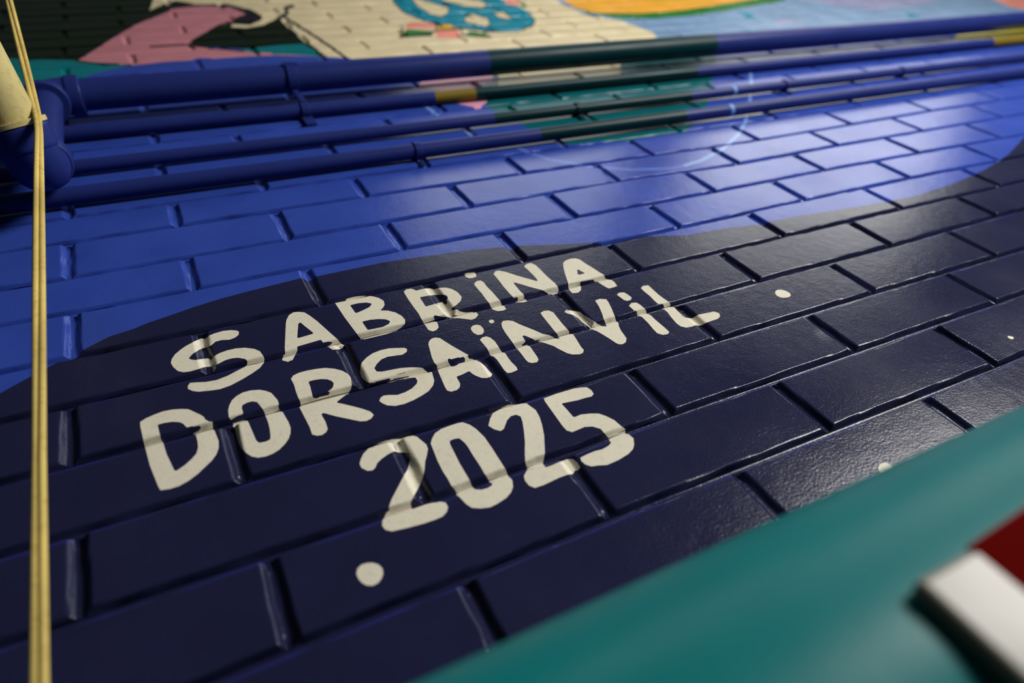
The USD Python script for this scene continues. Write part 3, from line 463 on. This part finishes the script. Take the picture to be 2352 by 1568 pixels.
t5 = np.array([-1, -0.5, 0, 0.5, 1])
for row in ROWS:
    b = Bed(row, X_FIRST, X_LAST, 0)
    for a in np.arange(X_FIRST, X_LAST, 0.107):
        xs = np.linspace(a, a + 0.107, 7)
        X, Z = np.broadcast_to(xs, (5, 7)), bed_z(row, xs) + t5[:, None] * (BED_HALF + 0.0003)
        strips.append(painted_surface(b, X, Z, False))
        PATCHES.append((b, X, Z))
    for x in courses[row]:
        hd = Head(row, x)
        xs = x + t5 * (HEAD_HALF + 0.0003)
        lo, hi = bed_z(row, xs) + BED_HALF, bed_z(row + 1, xs) - BED_HALF
        Z = lo + (hi - lo) * np.linspace(0, 1, 7)[:, None]
        X = np.broadcast_to(xs, Z.shape)
        strips.append(painted_surface(hd, X, Z, False))
        PATCHES.append((hd, X, Z))
v, f, n, p = joined(strips)
emit("mortar", v, f, "masonry_paint", wall, n, p, label="tooled mortar joints recessed between the painted bricks")
back = trimesh.creation.box([X_LAST - X_FIRST, 0.06, 3.1])
back.apply_translation([(X_LAST + X_FIRST) / 2, 0.1225, 0.62])
solid("backing", back, "bare_mortar", wall, False)

# lettering: brushed cream paint, each stroke group its own skin lying on the bricks and dipping into the joints
polys = [Polygon(np.array(r[0]) / 1e4, [np.array(h) / 1e4 for h in r[1:]]).buffer(0.0016).buffer(-0.0014) for _, r in LETTERS]
field = box(-0.05, -0.47, 0.9, 0.12)
near = [(c, X, Z) for c, X, Z in PATCHES if X.min() < 0.9 and X.max() > -0.05 and Z.min() < 0.12 and Z.max() > -0.47]
bits, owner = [], []
for c, X, Z in near:
    pts = np.stack([X.ravel(), Z.ravel()], 1)
    for a in quads_of(X, Z):
        bits.append(Polygon(pts[a]))
        owner.append(c)
tree = STRtree(bits)
for (what, _), poly in zip(LETTERS, polys):
    v, n = [], []
    for i in tree.query(poly, predicate="intersects"):
        cut = bits[i].intersection(poly)
        for g in getattr(cut, "geoms", [cut]):
            if g.geom_type == "Polygon" and g.area > 1e-11:
                a, b = owner[i].lift(np.vstack(triangles_of(g)), 0.00022)
                v.append(a)
                n.append(b)
    v, n = np.vstack(v), np.vstack(n)
    emit("painted_dot" if "dot" in what else "painted_numeral" if "year" in what else "painted_letter", v, np.arange(len(v)).reshape(-1, 3), "lettering_paint", wall, n, label="cream hand-painted " + what)

# ------------------------------------------------------------------ floor and ceiling of the hall
floor = thing("floor", "plain grey concrete floor", None, (1.5, -3, -Z0), kind="structure")
s = trimesh.creation.box([14, 9, 0.1])
s.apply_translation([1.5, -4.38, -Z0 - 0.05])
solid("floor_slab", s, "concrete", floor, False)
low = trimesh.creation.box([X_LAST - X_FIRST, 0.15, Z0 - 0.80])
low.apply_translation([(X_LAST + X_FIRST) / 2, 0.0775, -Z0 + (Z0 - 0.80) / 2])
solid("plinth", low, "masonry_paint", wall, False, PAINT["navy"])


# ------------------------------------------------------------------ pipes
def frames(path):
    p = np.asarray(path, float)
    t = np.gradient(p, axis=0)
    t /= np.linalg.norm(t, axis=1, keepdims=True)
    u = np.cross(t[0], [0.3, 0.2, 1.0] if abs(t[0][2]) < 0.9 else [1.0, 0.2, 0])
    us = []
    for d in t:
        u = u - d * (u @ d)
        u /= np.linalg.norm(u)
        us.append(u)
    us = np.array(us)
    return p, t, us, np.cross(t, us)


def sweep(path, radius, sides=36, caps=True):
    """A round bar along a path; radius may change along it."""
    p, t, a, b = frames(path)
    r = np.broadcast_to(np.asarray(radius, float), (len(p),))
    th = np.linspace(0, 2 * np.pi, sides, endpoint=False)
    v = (p[:, None] + r[:, None, None] * (np.cos(th)[None, :, None] * a[:, None] + np.sin(th)[None, :, None] * b[:, None])).reshape(-1, 3)
    f = []
    for i in range(len(p) - 1):
        for j in range(sides):
            k = (j + 1) % sides
            f += [[i * sides + j, i * sides + k, (i + 1) * sides + k], [i * sides + j, (i + 1) * sides + k, (i + 1) * sides + j]]
    if caps:
        for i, flip in ((0, True), (len(p) - 1, False)):
            v = np.vstack([v, p[i]])
            for j in range(sides):
                k = (j + 1) % sides
                f.append([len(v) - 1, i * sides + k, i * sides + j] if flip else [len(v) - 1, i * sides + j, i * sides + k])
    m = trimesh.Trimesh(v, np.array(f), process=False)
    if m.volume < 0:
        m.invert()
    return m


def straight(a, b, step=0.05):
    n = max(2, int(np.linalg.norm(np.subtract(b, a)) / step))
    return np.linspace(a, b, n)


def painted_pipe(name, parent, y, z, r, bands, x0, x1, label=None):
    """A pipe along the wall whose paint changes colour at given places; bands: (x where it starts, colour)."""
    parts = []
    th = np.linspace(0, 2 * np.pi, 41)
    for (a, c), (b, _) in zip(bands, bands[1:] + [(x1, None)]):
        xs = np.linspace(max(a, x0), b, max(2, int((b - max(a, x0)) / 0.04)))
        X, T = np.meshgrid(xs, th)
        wob = 1 + 0.012 * (noise(np.stack([X * 40, np.cos(T) * 3, np.sin(T) * 3], -1), 5) - 0.5)
        v = np.stack([X, y + r * wob * np.cos(T), z + r * wob * np.sin(T)], -1).reshape(-1, 3)
        n = np.stack([0 * X, np.cos(T), np.sin(T)], -1).reshape(-1, 3)
        q = quads_of(X, T)
        f = np.vstack([q[:, [0, 2, 1]], q[:, [0, 3, 2]]])
        parts.append((v, f, n, np.tile(PAINT[c], (len(v), 1))))
    v, f, n, p = joined(parts)
    emit(name, v, f, "pipe_paint", parent, n, p, label)


def ring_profile(a, b, r, lip=0.0012, inner=None):
    """A collar as a swept bar with eased edges."""
    a, b = np.asarray(a, float), np.asarray(b, float)
    t = np.array([0, 0.0, 0.06, 0.16, 0.84, 0.94, 1.0, 1.0])
    rr = np.array([r * 0.8, r - lip, r - 0.3 * lip, r, r, r - 0.3 * lip, r - lip, r * 0.8])
    L = np.linalg.norm(b - a)
    t = t + np.array([0, 1e-5, 0, 0, 0, 0, -1e-5, 0]) / L
    return sweep(a + t[:, None] * (b - a), rr, 48)


def bend(a, corner, b, radius, n=14):
    """Path that turns from a towards b around a corner on an arc."""
    a, c, b = (np.asarray(q, float) for q in (a, corner, b))
    d0, d1 = (a - c) / np.linalg.norm(a - c), (b - c) / np.linalg.norm(b - c)
    half = math.acos(np.clip(d0 @ d1, -1, 1)) / 2
    k = radius / math.tan(half)
    o = c + (d0 + d1) / np.linalg.norm(d0 + d1) * radius / math.sin(half)
    p0, p1 = c + d0 * k, c + d1 * k
    w0, w1 = p0 - o, p1 - o
    ang = math.acos(np.clip(w0 @ w1 / radius**2, -1, 1))
    s = np.linspace(0, 1, n)
    arc = [o + (math.sin((1 - q) * ang) * w0 + math.sin(q * ang) * w1) / math.sin(ang) for q in s]
    return np.vstack([a, arc, b])


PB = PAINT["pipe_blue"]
Y1, Z1, R1 = -0.0366, 0.5717, 0.0216
KNEE = np.array([-0.0115, Y1, Z1])                        # where the top pipe turns down
FOOT = np.array([-0.0048, -0.0589, 0.2424])               # where the drop turns out towards the hall
OUT = np.array([-0.165, -0.95, 0.26]) / np.linalg.norm([-0.165, -0.95, 0.26])
drop = (FOOT - KNEE) / np.linalg.norm(FOOT - KNEE)
drain = thing("drain_pipe", "thickest painted wall pipe, topmost, elbowed down at its left end", "pipe", (0.6, Y1, Z1))
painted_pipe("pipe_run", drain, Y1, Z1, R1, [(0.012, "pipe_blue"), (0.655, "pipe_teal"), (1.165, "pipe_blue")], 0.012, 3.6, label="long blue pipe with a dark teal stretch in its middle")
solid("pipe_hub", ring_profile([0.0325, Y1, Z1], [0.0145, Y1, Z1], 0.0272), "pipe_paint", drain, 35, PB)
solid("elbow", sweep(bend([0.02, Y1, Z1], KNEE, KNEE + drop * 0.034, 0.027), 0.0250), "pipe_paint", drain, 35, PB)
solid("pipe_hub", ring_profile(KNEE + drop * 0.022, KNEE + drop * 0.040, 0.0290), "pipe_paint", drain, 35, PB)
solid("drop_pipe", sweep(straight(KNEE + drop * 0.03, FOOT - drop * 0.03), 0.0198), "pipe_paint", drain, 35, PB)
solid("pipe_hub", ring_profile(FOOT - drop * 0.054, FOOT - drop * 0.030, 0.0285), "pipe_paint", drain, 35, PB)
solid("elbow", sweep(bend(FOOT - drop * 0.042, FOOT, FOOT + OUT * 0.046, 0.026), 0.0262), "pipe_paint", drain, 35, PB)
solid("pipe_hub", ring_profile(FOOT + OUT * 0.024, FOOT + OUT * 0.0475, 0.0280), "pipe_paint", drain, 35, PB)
solid("pipe_rim", ring_profile(FOOT + OUT * 0.0476, FOOT + OUT * 0.0530, 0.0284, 0.0008), "cream_plastic", drain, 35, None, "unpainted cream rim of the lower elbow")
solid("pipe_stub", sweep(straight(FOOT + OUT * 0.045, FOOT + OUT * 0.30), 0.0222, 48), "cream_plastic", drain, 35, None, "unpainted cream pipe reaching out of the lower elbow")


def run(label, y, z, r, bands, x0):
    t = thing("conduit", label, "pipe", (0.6, y, z), group="thin conduits along the wall")
    painted_pipe("conduit_run", t, y, z, r, bands, x0, 3.6)
    return t


Y2, Z2, R2 = -0.0115, 0.4947, 0.0098
Y3, Z3, R3 = -0.0106, 0.3773, 0.0086
Y4, Z4, R4 = -0.0122, 0.2897, 0.0102
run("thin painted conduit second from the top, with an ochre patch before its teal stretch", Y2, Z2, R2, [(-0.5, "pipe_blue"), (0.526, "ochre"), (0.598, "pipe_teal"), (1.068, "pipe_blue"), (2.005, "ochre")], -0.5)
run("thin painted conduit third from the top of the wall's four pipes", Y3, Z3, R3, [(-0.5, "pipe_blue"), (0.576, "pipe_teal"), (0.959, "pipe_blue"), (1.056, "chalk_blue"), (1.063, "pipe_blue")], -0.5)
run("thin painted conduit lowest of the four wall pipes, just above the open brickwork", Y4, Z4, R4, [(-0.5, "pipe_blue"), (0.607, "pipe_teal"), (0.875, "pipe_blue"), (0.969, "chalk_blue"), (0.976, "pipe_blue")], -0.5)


def cuff(x0, x1, y, z, r0, r1, n=40, a0=0.0, a1=2 * np.pi):
    """A band of sheet round a pipe that runs along x."""
    th = np.linspace(a0, a1, n)
    sec = [(x0, r0), (x0, r1 - 0.0004), (x0 + 0.0004, r1), (x1 - 0.0004, r1), (x1, r1 - 0.0004), (x1, r0)]
    v = np.array([[x, y + r * math.cos(t), z + r * math.sin(t)] for t in th for x, r in sec])
    k = len(sec)
    f = []
    for i in range(n - 1):
        for j in range(k):
            m_ = (j + 1) % k
            f += [[i * k + j, i * k + m_, (i + 1) * k + m_], [i * k + j, (i + 1) * k + m_, (i + 1) * k + j]]
    m = trimesh.Trimesh(v, np.array(f), process=True)
    trimesh.repair.fix_normals(m)
    return m


def block(size, at, round_=0.0008):
    import manifold3d as mf
    s = np.array(size) / 2 - round_
    pts = [mf.Manifold.sphere(round_, 12).translate([a * s[0] + at[0], b * s[1] + at[1], c * s[2] + at[2]]) for a in (-1, 1) for b in (-1, 1) for c in (-1, 1)]
    h = mf.Manifold.batch_hull(pts).to_mesh()
    return trimesh.Trimesh(h.vert_properties[:, :3], h.tri_verts)


# a hanger ties the top pipe to the conduit under it
hx = 0.318
hanger = thing("pipe_hanger", "blue strap hanger joining the top pipe to the conduit below it", "bracket", (hx, Y1, Z1))
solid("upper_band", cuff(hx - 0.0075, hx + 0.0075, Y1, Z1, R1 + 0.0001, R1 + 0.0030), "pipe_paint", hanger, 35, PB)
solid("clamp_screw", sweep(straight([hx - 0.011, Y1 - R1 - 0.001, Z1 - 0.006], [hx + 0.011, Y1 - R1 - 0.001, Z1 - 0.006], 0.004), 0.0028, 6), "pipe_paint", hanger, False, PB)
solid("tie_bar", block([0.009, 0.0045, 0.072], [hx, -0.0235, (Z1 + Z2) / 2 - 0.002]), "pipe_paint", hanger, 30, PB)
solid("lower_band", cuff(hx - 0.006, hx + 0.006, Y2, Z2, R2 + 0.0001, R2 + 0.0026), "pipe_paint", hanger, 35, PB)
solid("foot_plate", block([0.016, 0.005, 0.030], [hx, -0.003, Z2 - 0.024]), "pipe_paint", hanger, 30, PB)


def strap(x, y, z, r, colour, label):
    t = thing("conduit_strap", label, "strap", (x, y, z), group="straps on the thin conduits")
    solid("saddle", cuff(x - 0.0045, x + 0.0045, y, z, r + 0.0002, r + 0.0020), "pipe_paint", t, 35, PAINT[colour])
    solid("foot", block([0.009, 0.0030, 0.014], [x, -0.0015, z + r + 0.0065]), "pipe_paint", t, 30, PAINT[colour])
    solid("foot", block([0.009, 0.0030, 0.014], [x, -0.0015, z - r - 0.0065]), "pipe_paint", t, 30, PAINT[colour])
    s = sweep(np.array([[x, -0.0028, z - r - 0.0085], [x, -0.0045, z - r - 0.0085], [x, -0.0052, z - r - 0.0085]]), [0.0024, 0.0024, 0.0014], 14)
    solid("screw_head", s, "pipe_paint", t, 35, PAINT[colour])


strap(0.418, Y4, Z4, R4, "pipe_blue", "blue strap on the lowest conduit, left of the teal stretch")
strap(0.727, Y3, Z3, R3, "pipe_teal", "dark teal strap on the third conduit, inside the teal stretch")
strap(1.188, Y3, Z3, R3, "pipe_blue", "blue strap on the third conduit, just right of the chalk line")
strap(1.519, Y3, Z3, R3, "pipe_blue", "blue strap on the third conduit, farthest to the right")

# ------------------------------------------------------------------ rope hung over the lower elbow
rope = thing("rope", "doubled yellowish braided cord hanging over the cream pipe at the left", "rope", (0.0097, -0.113, 0.2126))
line = np.array([[-0.0087, -0.193, 0.5424], [-0.0064, -0.1755, 0.483], [0.0091, -0.118, 0.246], [0.0097, -0.113, 0.2126], [-0.001, -0.0446, -0.3286], [-0.0019, -0.0401, -0.3534]])


def along(line, step):
    d = np.r_[0, np.cumsum(np.linalg.norm(np.diff(line, axis=0), axis=1))]
    s = np.arange(0, d[-1], step)
    p = np.stack([np.interp(s, d, line[:, k]) for k in range(3)], 1)
    w = int(0.018 / step)
    q = np.pad(p, ((w, w), (0, 0)), mode="reflect", reflect_type="odd")
    ker = np.hanning(2 * w + 1)
    ker /= ker.sum()
    return s, np.stack([np.convolve(q[:, k], ker, "valid") for k in range(3)], 1)


s, mid = along(line, 0.00055)
turn = np.interp(s, [0, 0.15, 0.29, 0.33, 0.42, 0.60, 0.75, 1.0], np.radians([-20, 10, 70, 84, 60, 20, -12, 8]))
for sign in (-1, 1):
    off = sign * 0.00215 * (np.cos(turn)[:, None] * RIGHT + np.sin(turn)[:, None] * AHEAD)
    p, t, a, b = frames(mid + off)
    th = np.linspace(0, 2 * np.pi, 16, endpoint=False)
    ph = s[:, None] * 2 * np.pi / 0.0052
    plait = 1 + 0.085 * np.sin(4 * th[None] + ph) * np.sin(4 * th[None] - ph)
    v = (p[:, None] + 0.00215 * plait[:, :, None] * (np.cos(th)[None, :, None] * a[:, None] + np.sin(th)[None, :, None] * b[:, None])).reshape(-1, 3)
    i, j = np.meshgrid(np.arange(len(p) - 1), np.arange(16), indexing="ij")
    k = (j + 1) % 16
    q0, q1, q2, q3 = i * 16 + j, i * 16 + k, (i + 1) * 16 + k, (i + 1) * 16 + j
    f = np.vstack([np.stack([q0, q1, q2], -1).reshape(-1, 3), np.stack([q0, q2, q3], -1).reshape(-1, 3)])
    solid("rope_strand", trimesh.Trimesh(v, f, process=False), "rope_fibre", rope, True)

# ------------------------------------------------------------------ large teal pipe in the foreground and the box on it
YT, ZT, RT = -0.095, -0.521, 0.085
main = thing("main_pipe", "large glossy teal pipe crossing the lower right foreground", "pipe", (0.6, YT, ZT))
solid("pipe_run", sweep(np.array([[x, YT, ZT] for x in np.linspace(-0.6, 3.2, 40)]), RT, 128), "teal_gloss", main, 35)

bx = thing("equipment_box", "white plate with a projecting red cover on the large teal pipe", "box", (0.30, -0.18, -0.54))


solid("back_plate", block([0.080, 0.0075, 0.100], [0.2848 + 0.040, -0.18275, -0.5082 - 0.050], 0.0030), "white_enamel", bx, 40)
rim_pts = [(0.0, 0.0, 0.0), (0.062, 0.0, 0.0), (0.062, 0.0, -0.105), (0.0, 0.0, -0.105)]
top_pts = [(0.021, -0.0135, -0.002), (0.056, -0.0135, -0.002), (0.056, -0.0135, -0.100), (0.021, -0.0135, -0.100)]
import manifold3d
cover = manifold3d.Manifold.batch_hull([manifold3d.Manifold.sphere(0.0012, 12).translate([0.3142 + x, -0.1855 + y, -0.5082 + z]) for x, y, z in rim_pts + top_pts])
solid("cover", cover, "red_enamel", bx, 40, None, "red projecting cover")
